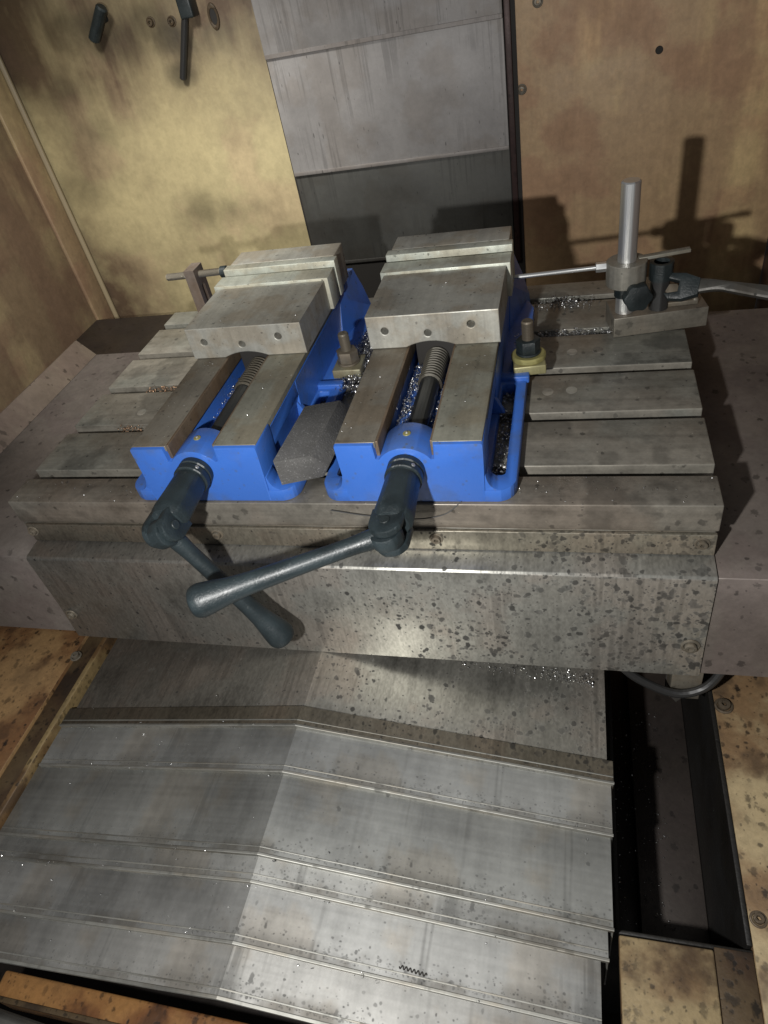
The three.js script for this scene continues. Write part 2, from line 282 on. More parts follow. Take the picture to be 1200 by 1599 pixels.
// front apron and the side sheets
function apronProfile(dz, dy, yb) { const p = [[0.0005 + dz, -0.0645 + dy], [0.026 + dz, -0.0665 + dy]]; for (let k = 1; k <= 5; k++) { const a = k / 5 * Math.PI / 2; p.push([0.027 + dz + 0.006 * Math.sin(a), -0.0725 + dy + 0.006 * Math.cos(a)]); } p.push([0.0335 + dz, -0.16], [0.037 + dz, yb]); return p; }
{
  const t = thing('front_apron', 'bent steel apron speckled with dark oil spots below the front edge of the table', 'sheet metal apron');
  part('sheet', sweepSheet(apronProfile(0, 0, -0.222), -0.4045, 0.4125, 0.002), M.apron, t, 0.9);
  screw(t, [-0.392, -0.176, 0.0352], V(0, 0, 1), 0.0052); screw(t, [0.398, -0.171, 0.035], V(0, 0, 1), 0.0062);
}
{
  const t = thing('side_cover', 'brown oily sheet cover with an upturned rear edge left of the table', 'sheet metal cover');
  const p = [[-0.5, -0.068], [-0.25, -0.068], ...apronProfile(-0.003, -0.002, -0.215)];
  part('sheet', sweepSheet(p, -0.618, -0.4055, 0.002), variant(M.brown, 1.15, 1.15, 1.15), t, 0.9);
  const f = extrude([[-0.615, -0.0695], [-0.606, -0.0675], [-0.634, -0.036], [-0.637, -0.0365]], 0.55, 0.0004); f.translate(0, 0, -0.5);
  part('lower_sheet', box(-0.838, -0.62, -0.16, -0.15, -0.83, 0.1, 0.001), variant(M.brown, 0.3, 0.27, 0.25), t);
  part('flange', f, variant(M.brown, 1.2, 1.1, 1.0), t);
}
{
  const t = thing('side_cover', 'dark brown oil spotted sheet cover right of the table end', 'sheet metal cover');
  const p = [[-0.52, -0.068], [-0.25, -0.068], ...apronProfile(-0.003, -0.002, -0.22)];
  part('sheet', sweepSheet(p, 0.4135, 0.95, 0.002), variant(M.brown, 1.12, 1.1, 1.08), t, 0.9);
}

// ---------------------------------------------------------------- vises
function makeVise(label, x) {
  const t = thing('bench_vise', label, 'vise', [x, 0.0005, -0.003], 0, 'blue machine vises bolted on the table');
  // base flange with side slots
  const s = new THREE.Shape(), R = 0.02; s.moveTo(-0.105 + R, 0); s.lineTo(0.105 - R, 0); s.absarc(0.105 - R, R, R, -Math.PI / 2, 0, false); s.lineTo(0.105, 0.40); s.lineTo(0.09, 0.44); s.lineTo(-0.09, 0.44); s.lineTo(-0.105, 0.40); s.lineTo(-0.105, R); s.absarc(-0.105 + R, R, R, Math.PI, Math.PI * 1.5, false);
  const base = extrude(s, 0.016, 0.0018, [rectHole(0.0765, 0.0925, 0.026, 0.20, 0.004), rectHole(-0.0925, -0.0765, 0.026, 0.20, 0.004)]);
  up(base);
  // cast body: front block with the dome nose, then the open channel between the side walls
  const fr = new THREE.Shape(); fr.moveTo(-0.074, 0.0008); fr.lineTo(0.074, 0.0008); fr.lineTo(0.0765, 0.062); fr.absarc(0.0735, 0.0732, 0.003, 0, Math.PI / 2, false); fr.lineTo(0.0272, 0.0762); fr.lineTo(0.0262, 0.0585);
  fr.absarc(-0.0035, 0.0385, 0.0335, 0.62, Math.PI - 0.62, false); fr.lineTo(-0.0334, 0.0585); fr.lineTo(-0.0344, 0.0762); fr.lineTo(-0.0735, 0.0762); fr.absarc(-0.0735, 0.0732, 0.003, Math.PI / 2, Math.PI, false);
  const nose = extrude(fr, 0.046, 0.0022); nose.translate(0, 0, -0.0452);
  // soft web where the front block meets the flange
  const web = []; for (const sx of [-1, 1]) { const w = new THREE.Shape(); w.moveTo(0.070, 0.012); w.lineTo(0.088, 0.0155); w.quadraticCurveTo(0.0775, 0.019, 0.0762, 0.034); w.lineTo(0.070, 0.04); const g = extrude(w, 0.022, 0.0008); g.translate(0, 0, -0.023); if (sx < 0) { g.rotateY(Math.PI); g.translate(0, 0, -0.024); } web.push(g); }
  const wallS = [[-0.0735, 0], [0.0735, 0], [0.0765, 0.069], [0.0272, 0.069], [0.0272, 0.035], [-0.0344, 0.035], [-0.0344, 0.069], [-0.0765, 0.069]];
  const wall = extrude(wallS, 0.30, 0.0006); wall.translate(0, 0, -0.44);
  const pocketS = [[-0.067, 0.001], [0.067, 0.001], [0.0715, 0.040], [0.0755, 0.05], [0.0758, 0.069], [0.0272, 0.069], [0.0272, 0.035], [-0.0344, 0.035], [-0.0344, 0.069], [-0.0758, 0.069], [-0.0755, 0.05], [-0.0715, 0.040]];
  const pocket = extrude(pocketS, 0.096, 0.0006); pocket.translate(0, 0, -0.141);
  const ribs = []; for (const sx of [-1, 1]) {
    ribs.push(box(sx > 0 ? 0.066 : -0.108, sx > 0 ? 0.108 : -0.066, 0.012, 0.0215, -0.219, -0.206, 0.002));
    const tri = extrude([[0.066, 0.016], [0.084, 0.016], [0.068, 0.05]], 0.008, 0.001); tri.translate(0, 0, -0.145); if (sx < 0) { tri.rotateY(Math.PI); tri.translate(0, 0, -0.282); } ribs.push(tri);
    const lug = extrude([[0.374, 0.001], [0.44, 0.001], [0.44, 0.05], [0.43, 0.08], [0.418, 0.083], [0.38, 0.074]], 0.004, 0.0012); lug.rotateY(Math.PI / 2); lug.translate(sx > 0 ? 0.0745 : -0.0785, 0, 0); ribs.push(lug);
    const fl = []; for (const [fx, fy, fz] of [[0.07, 0.002, -0.33], [0.0762, 0.002, -0.33], [0.0764, 0.07, -0.36], [0.07, 0.07, -0.36], [0.0975, 0.002, -0.439], [0.0965, 0.018, -0.439], [0.0775, 0.079, -0.439], [0.07, 0.079, -0.439], [0.088, 0.05, -0.4395]]) fl.push(V(sx * fx, fy, fz)); ribs.push(new ConvexGeometry(fl));
  }
  part('body', [base, nose, ...web, wall, pocket, ...ribs], M.blue, t, 0.5);
  const oil = part('oil_fitting', [cyl(0.0042, 0.0012, 18, 0.0003).translate(-0.0035, 0.0718, -0.024)], M.brass, t); part('fitting_ball', new THREE.SphereGeometry(0.0016, 12, 8).translate(-0.0035, 0.0732, -0.024), M.steel, oil);
  // ground ways on the two walls
  part('slide_way', box(-0.0755, -0.0325, 0.0694, 0.0768, -0.4395, -0.0035, 0.0008), M.way, t);
  part('slide_way', box(0.0255, 0.0755, 0.0694, 0.0768, -0.4395, -0.0035, 0.0008), variant(M.jaw, 0.6, 0.6, 0.55), t);
  part('way_edge', [box(-0.0342, -0.0300, 0.058, 0.0765, -0.4385, -0.0055, 0.0008), box(0.0235, 0.0272, 0.058, 0.0765, -0.4385, -0.0055, 0.0008)], variant(M.jaw, 0.42, 0.32, 0.25), t);
  // screw
  part('spindle', rodBetween(V(-0.0035, 0.047, -0.30), V(-0.0035, 0.047, -0.03), 0.0118), M.shaft, t);
  const prof = [[0, 0]]; const n = 17; for (let k = 0; k < n; k++) prof.push([0.0112, k * 0.0055], [0.0146, k * 0.0055 + 0.0012], [0.0146, k * 0.0055 + 0.0026], [0.0112, k * 0.0055 + 0.004]); prof.push([0, n * 0.0055]);
  part('screw_thread', along(lathe(prof, 24), V(-0.0035, 0.047, -0.156), V(-0.0035, 0.047, -0.3)), variant(M.jaw, 0.2, 0.185, 0.16), t, 0.3);
  // movable jaw
  const js = new THREE.Shape(); js.moveTo(-0.0785, 0.0772); js.lineTo(-0.034, 0.0772); js.quadraticCurveTo(-0.004, 0.0905, 0.026, 0.0772); js.lineTo(0.0785, 0.0772); js.lineTo(0.0785, 0.119); js.lineTo(-0.0785, 0.119);
  const jaw = extrude(js, 0.116, 0.0011, [circleHole(-0.057, 0.100, 0.0046), circleHole(-0.0055, 0.0945, 0.0044), circleHole(0.046, 0.1025, 0.0046)]); jaw.translate(0, 0, -0.3085);
  const mj = part('movable_jaw', jaw, M.jaw, t, 0.34); part('keel', box(-0.0295, 0.023, 0.02, 0.079, -0.305, -0.222, 0.001), M.void, mj);
  for (const [hx, hy] of [[-0.057, 0.1], [-0.0055, 0.0945], [0.046, 0.1025]]) part('hole_bottom', along(cyl(0.005, 0.002, 16), V(hx, hy, -0.212), V(hx, hy, -0.22)), M.jaw, mj);
  part('jaw_plate', box(-0.0835, 0.0835, 0.0778, 0.1222, -0.3410, -0.3088, 0.0008), M.plate, t);
  part('jaw_plate', box(-0.0835, 0.0835, 0.0778, 0.1285, -0.3665, -0.3500, 0.0010), M.plate, t);
  part('fixed_jaw', box(-0.0785, 0.0785, 0.0772, 0.1288, -0.412, -0.3668, 0.0014), M.jaw, t);
  return t;
}
makeVise('blue vise nearer the left, its fixed jaw carrying the threaded stop rod', -0.1255);
makeVise('blue vise in the middle of the table, with brass washered clamp at its right side', 0.114);

function makeHandle(label, hub, tip) {
  const t = thing('vise_handle', label, 'crank handle', [hub.x, hub.y, hub.z], 0, 'black crank handles on the vise screws');
  const P = V(-0.001, -0.006, 0.084), T = tip.clone().sub(hub), d = T.clone().sub(P).normalize(), ax = V(0, 0, 1).cross(d).normalize();
  const Z0 = V(0, 0, -0.004), Z = V(0, -0.0015, 0.07);
  part('collar', along(toCreasedNormals(lathe([[0, 0], [0.0185, 0], [0.0195, 0.001], [0.0195, 0.007], [0.0182, 0.0082], [0.0182, 0.0095], [0.0195, 0.0105], [0.0195, 0.0175], [0.0185, 0.0185], [0, 0.0185]], 40), 0.5), Z0, V(0, 0, 1)), M.black, t);
  const pin = along(cyl(0.0022, 0.0012, 14, 0.0003), V(0.0115, 0.0150, 0.009), V(0.0123, 0.016, 0.009)); part('set_screw', pin, M.steel, t);
  // socket body ending in two cheeks round the pivot
  const body = along(lathe([[0, 0], [0.0168, 0], [0.0178, 0.004], [0.0186, 0.03], [0.0198, 0.05], [0.0195, 0.058], [0.017, 0.0625], [0.010, 0.0645], [0, 0.065]], 40), V(0, 0, 0.0135), V(0, -0.004, 0.1));
  const cheeks = []; for (const s of [-1, 1]) { const sh = new THREE.Shape(); sh.moveTo(-0.0165, -0.018); sh.lineTo(0.0165, -0.018); sh.lineTo(0.0165, 0.0); sh.absarc(0, 0, 0.0165, 0, Math.PI, false); const g = extrude(sh, 0.0085, 0.0022); g.translate(0, 0, -0.00425); const side = d.clone().addScaledVector(V(0, 0, 1), -d.z).normalize(), m = new THREE.Matrix4().makeBasis(side, V(0, 0, 1), side.clone().cross(V(0, 0, 1))); g.applyMatrix4(m); g.translate(P.x + ax.x * 0.0125 * s, P.y + ax.y * 0.0125 * s, P.z + ax.z * 0.0125 * s); cheeks.push(g); }
  part('socket', [body, ...cheeks], M.black, t, 0.7);
  part('pivot_pin', rodBetween(P.clone().addScaledVector(ax, -0.0182), P.clone().addScaledVector(ax, 0.0182), 0.0052, 18), M.blackOxide, t);
  const L = T.distanceTo(P), pr = [[0, 0.008], [0.0088, 0.0085], [0.0098, 0.02], [0.0088, 0.04], [0.0092, 0.08], [0.0100, L * 0.55], [0.0108, L * 0.7], [0.0124, L * 0.8], [0.0150, L * 0.88], [0.0166, L * 0.94], [0.0164, L * 0.965], [0.0145, L * 0.99], [0.010, L * 1.003], [0.004, L * 1.008], [0, L * 1.009]];
  const curve = new THREE.SplineCurve(pr.map(([r, y]) => new THREE.Vector2(r, y))).getPoints(70).map((p) => [Math.max(0, p.x), p.y]);
  const h = part('grip_bar', along(lathe(curve, 48), P, T), M.black, t, 0);
  const eye = new THREE.Shape(); eye.absarc(0, 0, 0.0158, 0, Math.PI * 2, false);
  const eg = extrude(eye, 0.0155, 0.0018, [circleHole(0, 0, 0.0054)]); eg.translate(0, 0, -0.00775); eg.applyQuaternion(new THREE.Quaternion().setFromUnitVectors(V(0, 0, 1), ax)); eg.translate(P.x + d.x * 0.002, P.y + d.y * 0.002, P.z + 0.004);
  part('eye', eg, M.black, h, 0.6);
  return t;
}
makeHandle('black crank handle on the screw of the left vise, hanging down behind the other handle', V(-0.1285, 0.0465, 0.002), V(-0.048, -0.139, 0.082));
makeHandle('black crank handle on the middle vise screw, its grip crossing in front', V(0.1105, 0.0465, 0.002), V(-0.072, 0.019, 0.164));

// clamps holding the vises
function makeClamp(label, p, turn, brass) {
  const t = thing('clamp_bolt', label, 'clamp', p, turn, 'clamping bolts on the vise flanges');
  part('clamp_block', box(-0.0195, 0.0195, 0, 0.0125, -0.022, 0.018, 0.0015), variant(M.plate, brass ? 0.9 : 0.7, brass ? 0.85 : 0.68, brass ? 0.5 : 0.52), t);
  let y = 0.0125;
  if (brass) { part('washer', cyl(0.0212, 0.0075, 36, 0.002).translate(0, y, -0.003), M.brass, t); y += 0.0075; }
  const nut = part('nut', [cyl(0.0152, 0.003, 28).translate(0, y, -0.003), hexPrism(0.0145, 0.016).translate(0, y + 0.003, -0.003)], brass ? M.blackOxide : M.bolt, t);
  const pr = [[0, 0]]; for (let k = 0; k < 13; k++) pr.push([0.006, k * 0.002], [0.0072, k * 0.002 + 0.001]); pr.push([0.006, 0.027], [0, 0.0275]);
  part('stud', lathe(pr, 18).translate(0, y + 0.016, -0.003), M.bolt, t, 0.3); return t;
}
makeClamp('rusty hex nut and stud on a flat clamp block between the vises', [-0.0165, 0.0168, -0.25], 0.02, false);
makeClamp('dark hex nut over a yellow brass washer and clamp block right of the middle vise', [0.2205, 0.0168, -0.238], 0.12, true);
{ // hex bolt in the left foot of the left vise
  const t = thing('foot_bolt', 'small dark bolt head in the left front foot of the left vise', 'bolt', [-0.2155, 0.0168, -0.034]);
  part('head', hexPrism(0.0062, 0.006), M.bolt, t); part('washer', cyl(0.0085, 0.0012, 24, 0.0003), M.bolt, t);
}

// porous block between the vises
{
  const g = extrude([[-0.021, 0], [0.023, 0], [0.03, 0.012], [0.017, 0.034], [-0.024, 0.032]], 0.108, 0.0022), p = g.attributes.position;
  for (let i = 0; i < p.count; i++) { const x = p.getX(i), z = p.getZ(i); p.setZ(i, z - x * 0.35 + 0.0015 * Math.sin(x * 220 + p.getY(i) * 310)); }
  g.computeVertexNormals(); g.rotateZ(-0.03); g.rotateY(-0.05); g.translate(-0.0105, 0.0180, -0.124);
  single('rubbing_stone', [g], M.stone, 'rough grey five sided stone block lying between the two blue vises', 'stone block');
}

// stop on the left vise
{
  const t = thing('work_stop', 'brownish slotted bar with a threaded rod beside the left vise', 'work stop', [-0.277, 0, -0.39]);
  const bar = new THREE.Shape(); bar.moveTo(-0.0155, 0); bar.lineTo(0.0155, 0); bar.lineTo(0.0155, 0.124); bar.lineTo(-0.0155, 0.124);
  const bg = extrude(bar, 0.017, 0.001, [rectHole(-0.0045, 0.0045, 0.025, 0.098, 0.004)]); bg.rotateY(Math.PI / 2); bg.translate(-0.0085, 0, 0);
  part('slotted_bar', bg, M.purple, t);
  const pr = [[0, 0], [0.0045, 0]]; for (let k = 0; k < 45; k++) pr.push([0.0044, k * 0.002 + 0.0004], [0.0054, k * 0.002 + 0.0014]); pr.push([0.0044, 0.0915], [0, 0.0925]);
  part('threaded_rod', along(lathe(pr, 16), V(-0.047, 0.1115, 0), V(0.05, 0.1135, 0)), M.bolt, t, 0.3);
  part('end_nut', rodBetween(V(0.0445, 0.1125, 0), V(0.0545, 0.1127, 0), 0.0085, 20), M.blackOxide, t); part('nut', rodBetween(V(-0.0135, 0.112, 0), V(-0.0086, 0.1122, 0), 0.0085, 6), M.steel, t);
}

// stop stand on the right of the table
{
  const t = thing('stop_stand', 'dark block with upright bright steel rod and knob on the table at right', 'stop stand');
  const b = box(-0.0585, 0.0585, 0, 0.027, -0.027, 0.027, 0.0012); b.rotateY(0.16); b.translate(0.3775, 0.0003, -0.3675); part('base', b, variant(M.table, 0.85, 0.78, 0.7), t);
  part('rod', rodBetween(V(0.337, 0.0265, -0.352), V(0.337, 0.191, -0.352), 0.0113, 32, 0.0015), M.steel, t);
  part('collar', lathe([[0.0114, 0], [0.0235, 0], [0.0245, 0.001], [0.0245, 0.029], [0.0235, 0.03], [0.0114, 0.03]], 40).translate(0.337, 0.066, -0.352), variant(M.jaw, 0.62, 0.6, 0.58), t, 0.5);
  const k = new THREE.Shape(); for (let i = 0; i <= 72; i++) { const a = i / 72 * Math.PI * 2, r = 0.0168 + 0.0012 * Math.cos(6 * a); k[i ? 'lineTo' : 'moveTo'](r * Math.cos(a), r * Math.sin(a)); }
  const kn = extrude(k, 0.014, 0.002); kn.rotateY(0.15); kn.translate(0.349, 0.058, -0.334); part('knob', kn, M.blackOxide, t);
  part('dark_bushing', lathe([[0.0115, 0], [0.0135, 0], [0.0135, 0.018], [0.0115, 0.018]], 32).translate(0.337, 0.050, -0.352), M.blackOxide, t, 0.5);
  const c = part('side_post', [rodBetween(V(0.379, 0.027, -0.356), V(0.379, 0.079, -0.356), 0.0118, 28)], M.rubber, t);
  part('post_ring', lathe([[0.0095, 0], [0.0145, 0], [0.0145, 0.022], [0.0095, 0.022]], 32).translate(0.379, 0.0675, -0.356), M.blackOxide, c, 0.5);
  const lv = box(-0.0305, 0.0305, -0.0022, 0.0022, -0.0045, 0.0045, 0.001); lv.rotateZ(0.06); lv.rotateY(0.1); lv.translate(0.381, 0.0965, -0.360); part('lever', lv, variant(M.plate, 0.6, 0.6, 0.58), t);
  part('stop_rod', [rodBetween(V(0.192, 0.0835, -0.3555), V(0.313, 0.0885, -0.3545), 0.0029, 14), rodBetween(V(0.300, 0.0882, -0.3545), V(0.32, 0.0888, -0.3545), 0.0062, 6)], M.steel, t);
  const sh = box(-0.022, 0.022, 0, 0.006, -0.004, 0.004, 0.001); sh.rotateY(0.1); sh.translate(0.405, 0.0275, -0.360); part('base_clip', [sh, new THREE.SphereGeometry(0.0042, 14, 10).translate(0.424, 0.0325, -0.3615)], M.bolt, t);
}
{ // wrench
  const t = thing('open_wrench', 'dark steel wrench with a long curved handle leaning on the stop stand at the right', 'wrench');
  const h = new THREE.Shape(); h.moveTo(0.013, 0.0095); h.bezierCurveTo(0.03, 0.014, 0.05, 0.011, 0.07, 0.0095); h.lineTo(0.19, 0.001); h.lineTo(0.19, -0.0185); h.bezierCurveTo(0.12, -0.012, 0.08, -0.006, 0.062, -0.003); h.bezierCurveTo(0.045, 0.001, 0.03, -0.008, 0.013, -0.0085);
  const g = extrude(h, 0.0105, 0.003); const hd = new THREE.Shape(); hd.moveTo(0.03, 0.0115); hd.lineTo(0.012, 0.017); hd.lineTo(-0.004, 0.0165); hd.lineTo(-0.010, 0.0095); hd.lineTo(0.006, 0.0062); hd.lineTo(0.006, -0.0062); hd.lineTo(-0.010, -0.0095); hd.lineTo(-0.004, -0.0165); hd.lineTo(0.012, -0.016); hd.lineTo(0.03, -0.009);
  const gh = extrude(hd, 0.0135, 0.002); gh.translate(0, 0, -0.0015);
  const place = (x) => { x.rotateX(-0.75); x.rotateY(-0.28); x.translate(0.3945, 0.057, -0.345); return x; };
  part('handle', place(g), variant(M.jaw, 0.16, 0.155, 0.155), t, 0.7); part('jaw', place(gh), M.blackOxide, t);
  const nt = hexPrism(0.009, 0.012); nt.rotateX(0.8); nt.translate(0.3925, 0.052, -0.343); part('held_nut', nt, M.bolt, t);
}

// ---------------------------------------------------------------- telescopic cover below the table
const RX = -0.036;
{
  const t = thing('way_cover', 'ridged grey steel telescopic cover stepping down below the table towards the front', 'telescopic cover');
  const roof = (xl, xr, yr, th, fl) => { const sl = 0.165, s = [[xl, yr - (RX - xl) * sl], [RX - 0.004, yr - 0.0005], [RX, yr], [RX + 0.004, yr - 0.0005], [xr, yr - (xr - RX) * sl]]; const lo = s.map(([x, y]) => [x, y - th]).reverse(); return [...s, ...lo]; };
  const seg = [ // z0, z1, ridge y, xl, xr, colour factor
    [-0.20, 0.1215, -0.2225, -0.392, 0.314, 'spot'], [0.1205, 0.148, -0.2165, -0.397, 0.320, 'band'], [0.140, 0.203, -0.2215, -0.397, 0.3175, 'c'], [0.195, 0.291, -0.2262, -0.402, 0.3155, 'c'], [0.285, 0.3165, -0.2305, -0.404, 0.3105, 'c'], [0.31, 0.371, -0.2345, -0.4045, 0.3035, 'c'], [0.365, 0.415, -0.2385, -0.404, 0.301, 'c']];
  seg.forEach(([z0, z1, yr, xl, xr, k], n) => {
    const spotted = variant(M.apron, 1.3, 1.28, 1.25); spotted.metalness = 0.8;
    const mat = k === 'spot' ? spotted : k === 'band' ? variant(M.apron, 0.5, 0.45, 0.38) : variant(M.cover, ...[[1, 1, 1], [0.98, 1.03, 1.03], [1.02, 1.02, 1], [0.9, 0.9, 0.87], [0.98, 0.97, 0.94], [0.95, 0.94, 0.92], [0.92, 0.9, 0.87]][n]);
    const g = extrude(roof(xl, xr, yr, 0.002), z1 - z0, 0.0004); g.translate(0, 0, z0);
    const skirts = [box(xr - 0.0016, xr, yr - (xr - RX) * 0.165 - 0.075, yr - (xr - RX) * 0.165 - 0.0012, z0, z1 - 0.0005, 0.0004), box(xl, xl + 0.0016, yr - (RX - xl) * 0.165 - 0.07, yr - (RX - xl) * 0.165 - 0.0012, z0, z1 - 0.0005, 0.0004)];
    if (k === 'c') { mat.userData = { tile: [0.55, 0.55], at: [rnd(), z1 / 0.55] }; }
    const p = part('cover_plate', [g, ...skirts], mat, t, 0.12);
    if (n) { // folded lip along the near edge: a bead and a thin second line
      const lip = extrude(roof(xl - 0.0005, xr + 0.0008, yr + 0.0009, 0.0028), 0.0036, 0.0009); lip.translate(0, 0, z1 - 0.0034);
      const line = extrude(roof(xl, xr, yr + 0.0005, 0.0012), 0.0016, 0.0004); line.translate(0, 0, z1 - 0.0095);
      const fall = extrude(roof(xl, xr, yr - 0.0019, 0.003), 0.0016, 0.0003); fall.translate(0, 0, z1 - 0.0018);
      part('lip', [lip, line, fall], variant(M.cover, 0.92, 0.9, 0.84), p, 0.12);
    } else { const wl = extrude(roof(xl + 0.004, xr, yr + 0.0046, 0.005), 0.0015, 0.0003); wl.translate(0, 0, z1 - 0.0008); part('lip', wl, variant(M.cover, 1.2, 1.15, 1.0), p, 0.12); }
    if (n === 5) { // squiggle in black marker near the edge
      const pts = []; for (let i = 0; i <= 60; i++) { const u = i / 60, x = 0.122 + u * 0.026, y0 = yr - (x - RX) * 0.165 + 0.0006; pts.push(V(x, y0, z1 - 0.0135 + 0.0015 * Math.sin(u * Math.PI * 14) + u * 0.002)); }
      const sg = new THREE.TubeGeometry(new THREE.CatmullRomCurve3(pts), 160, 0.0006, 5); part('marker_squiggle', sg, M.void, p);
    }
  });
}

// ---------------------------------------------------------------- column cover and enclosure at the back
{
  const t = thing('column_cover', 'upright grey steel sliding cover of overlapping plates on the column behind the vises', 'column cover');
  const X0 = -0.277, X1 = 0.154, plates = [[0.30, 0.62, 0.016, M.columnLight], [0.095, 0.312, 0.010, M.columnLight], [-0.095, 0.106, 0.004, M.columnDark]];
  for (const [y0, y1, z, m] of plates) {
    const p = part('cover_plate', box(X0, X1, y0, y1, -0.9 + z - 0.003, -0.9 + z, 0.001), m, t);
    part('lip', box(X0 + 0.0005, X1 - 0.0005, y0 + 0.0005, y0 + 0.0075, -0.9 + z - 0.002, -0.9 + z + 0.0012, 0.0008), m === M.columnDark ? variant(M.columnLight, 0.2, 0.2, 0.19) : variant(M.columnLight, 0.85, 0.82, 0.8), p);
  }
  part('back_plate', box(X0 - 0.005, X1 + 0.02, -0.5, 0.62, -0.93, -0.9005, 0), M.void, t);
  part('edge_channel', box(X1 + 0.0015, X1 + 0.012, -0.12, 0.62, -0.915, -0.893, 0.001), variant(M.brown, 0.35, 0.22, 0.22), t);
}
{
  const t = thing('wall_panel', 'yellowed stained enclosure wall panel left of the column cover', 'wall panel');
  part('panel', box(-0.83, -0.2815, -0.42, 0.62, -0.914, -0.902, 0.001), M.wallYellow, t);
  for (const [x, y] of [[-0.487, 0.387], [-0.445, 0.382]]) screw(t, [x, y, -0.902], V(0, 0, 1), 0.0055, M.stain);
  part('hole_rim', (() => { const g = new THREE.TorusGeometry(0.011, 0.003, 10, 28); g.scale(0.75, 1.5, 1); return g.translate(-0.361, 0.377, -0.901); })(), M.stain, t);
  part('hole_disc', (() => { const g = cyl(0.011, 0.002, 28); g.rotateX(Math.PI / 2); g.scale(0.75, 1.5, 1); return g.translate(-0.361, 0.377, -0.9025); })(), M.void, t);  // flat black disc standing for the open oval hole
}
{
  const t = thing('hose_lever', 'black slim rod hanging from a bracket high on the yellowed wall panel', 'rod');
  part('rod', rodBetween(V(-0.40, 0.40, -0.880), V(-0.452, 0.292, -0.888), 0.0062, 16, 0.002), M.rubber, t);
  part('bracket', box(-0.412, -0.386, 0.383, 0.425, -0.9015, -0.872, 0.003), M.blackOxide, t);
  const k = thing('clamp_lever', 'short dark stubby lever at the upper left of the yellowed wall panel', 'lever');
  part('lever', rodBetween(V(-0.602, 0.378, -0.880), V(-0.556, 0.425, -0.872), 0.0105, 18, 0.003), M.blackOxide, k); part('stem', rodBetween(V(-0.575, 0.405, -0.9015), V(-0.575, 0.405, -0.868), 0.006, 14), M.blackOxide, k);
}
{
  const t = thing('wall_panel', 'brown stained enclosure wall panel behind the stop stand, right of the column cover', 'wall panel');
  part('panel', box(0.1675, 0.628, -0.5, 0.62, -0.914, -0.902, 0.001), M.wallBrown, t);
  for (const [x, y] of [[0.180, 0.188], [0.211, 0.312]]) screw(t, [x, y, -0.902], V(0, 0, 1), 0.0055);
  part('small_hole_disc', along(cyl(0.0062, 0.002, 18), V(0.407, 0.216, -0.9022), V(0.407, 0.216, -0.9)), M.void, t);  // black disc drawn in place of a small open hole
}
{
  const t = thing('side_wall', 'brown oil stained side wall of the enclosure at the left edge', 'wall panel');
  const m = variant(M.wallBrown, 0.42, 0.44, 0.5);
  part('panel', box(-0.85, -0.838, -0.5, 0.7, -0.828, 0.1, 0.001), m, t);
  part('corner_flange', box(-0.848, -0.832, -0.5, 0.7, -0.888, -0.8285, 0.003), variant(M.wallBrown, 0.58, 0.6, 0.64), t);
  part('weld_bead', rodBetween(V(-0.829, -0.5, -0.892), V(-0.829, 0.7, -0.892), 0.0065, 12), M.seam, t);
  const r = thing('side_wall', 'dark brown side wall of the enclosure at the right edge behind the stop stand', 'wall panel');
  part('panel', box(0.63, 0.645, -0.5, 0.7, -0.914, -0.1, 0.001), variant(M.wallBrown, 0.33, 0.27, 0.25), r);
}
structure('floor', box(-1.6, 1.6, -0.62, -0.60, -1.4, 1.2, 0), variant(M.brown, 0.12, 0.1, 0.09));

// ---------------------------------------------------------------- machine base around the cover
{
  const t = thing('base_panel', 'rust stained pale base panel with a raised rim left of the stepped cover', 'base panel');
  part('panel', box(-0.9, -0.4525, -0.30, -0.285, -0.25, 0.6, 0.001), variant(M.beige, 0.72, 0.56, 0.44), t);
  part('oil_channel', box(-0.452, -0.415, -0.30, -0.2905, -0.25, 0.6, 0.0006), M.stain, t);
  part('rim', box(-0.4145, -0.4065, -0.32, -0.277, -0.25, 0.34, 0.0015), variant(M.beige, 0.55, 0.5, 0.4), t);
  screw(t, [-0.447, -0.2845, 0.03], V(0, 1, 0), 0.0055);
}
{
  const t = thing('base_panel', 'pale base panel spattered brown right of the open chip trough', 'base panel');
  part('panel', box(0.443, 0.95, -0.33, -0.315, -0.30, 0.62, 0.002), M.beige, t);
  part('edge', box(0.4375, 0.4428, -0.56, -0.3135, -0.30, 0.275, 0.0012), variant(M.stain, 0.012, 0.011, 0.01), t);  // edge is near black: shade of the trough put into its colour
  screw(t, [0.4535, -0.3148, 0.012], V(0, 1, 0), 0.0068, M.rustBolt); screw(t, [0.452, -0.3148, 0.250], V(0, 1, 0), 0.005, M.rustBolt);
  const f = thing('base_panel', 'yellowish spotted base panel in front of the open chip trough at the lower right', 'base panel');
  part('panel', box(0.322, 0.408, -0.33, -0.3145, 0.283, 0.62, 0.002), variant(M.beige, 0.72, 0.7, 0.66), f); part('stained_strip', box(0.4085, 0.4425, -0.33, -0.3155, 0.280, 0.62, 0.001), M.stain, f); part('front_lip', box(0.30, 0.443, -0.60, -0.317, 0.2775, 0.2815, 0.001), variant(M.stain, 0.012, 0.011, 0.01), f);  // front_lip near black, the trough shade painted into it
}
{
  const t = thing('chip_trough', 'black open trough between the stepped cover and the right base panel', 'chip trough');
  part('side_plate', box(0.322, 0.326, -0.60, -0.36, -0.30, 0.2765, 0.001), M.void, t);
  part('slide_plate', box(0.36, 0.437, -0.52, -0.505, -0.30, 0.2765, 0.001), variant(M.brown, 0.32, 0.3, 0.29), t); part('bottom', box(0.3265, 0.3598, -0.55, -0.535, -0.30, 0.2765, 0.001), variant(M.brown, 0.2, 0.19, 0.18), t);
}
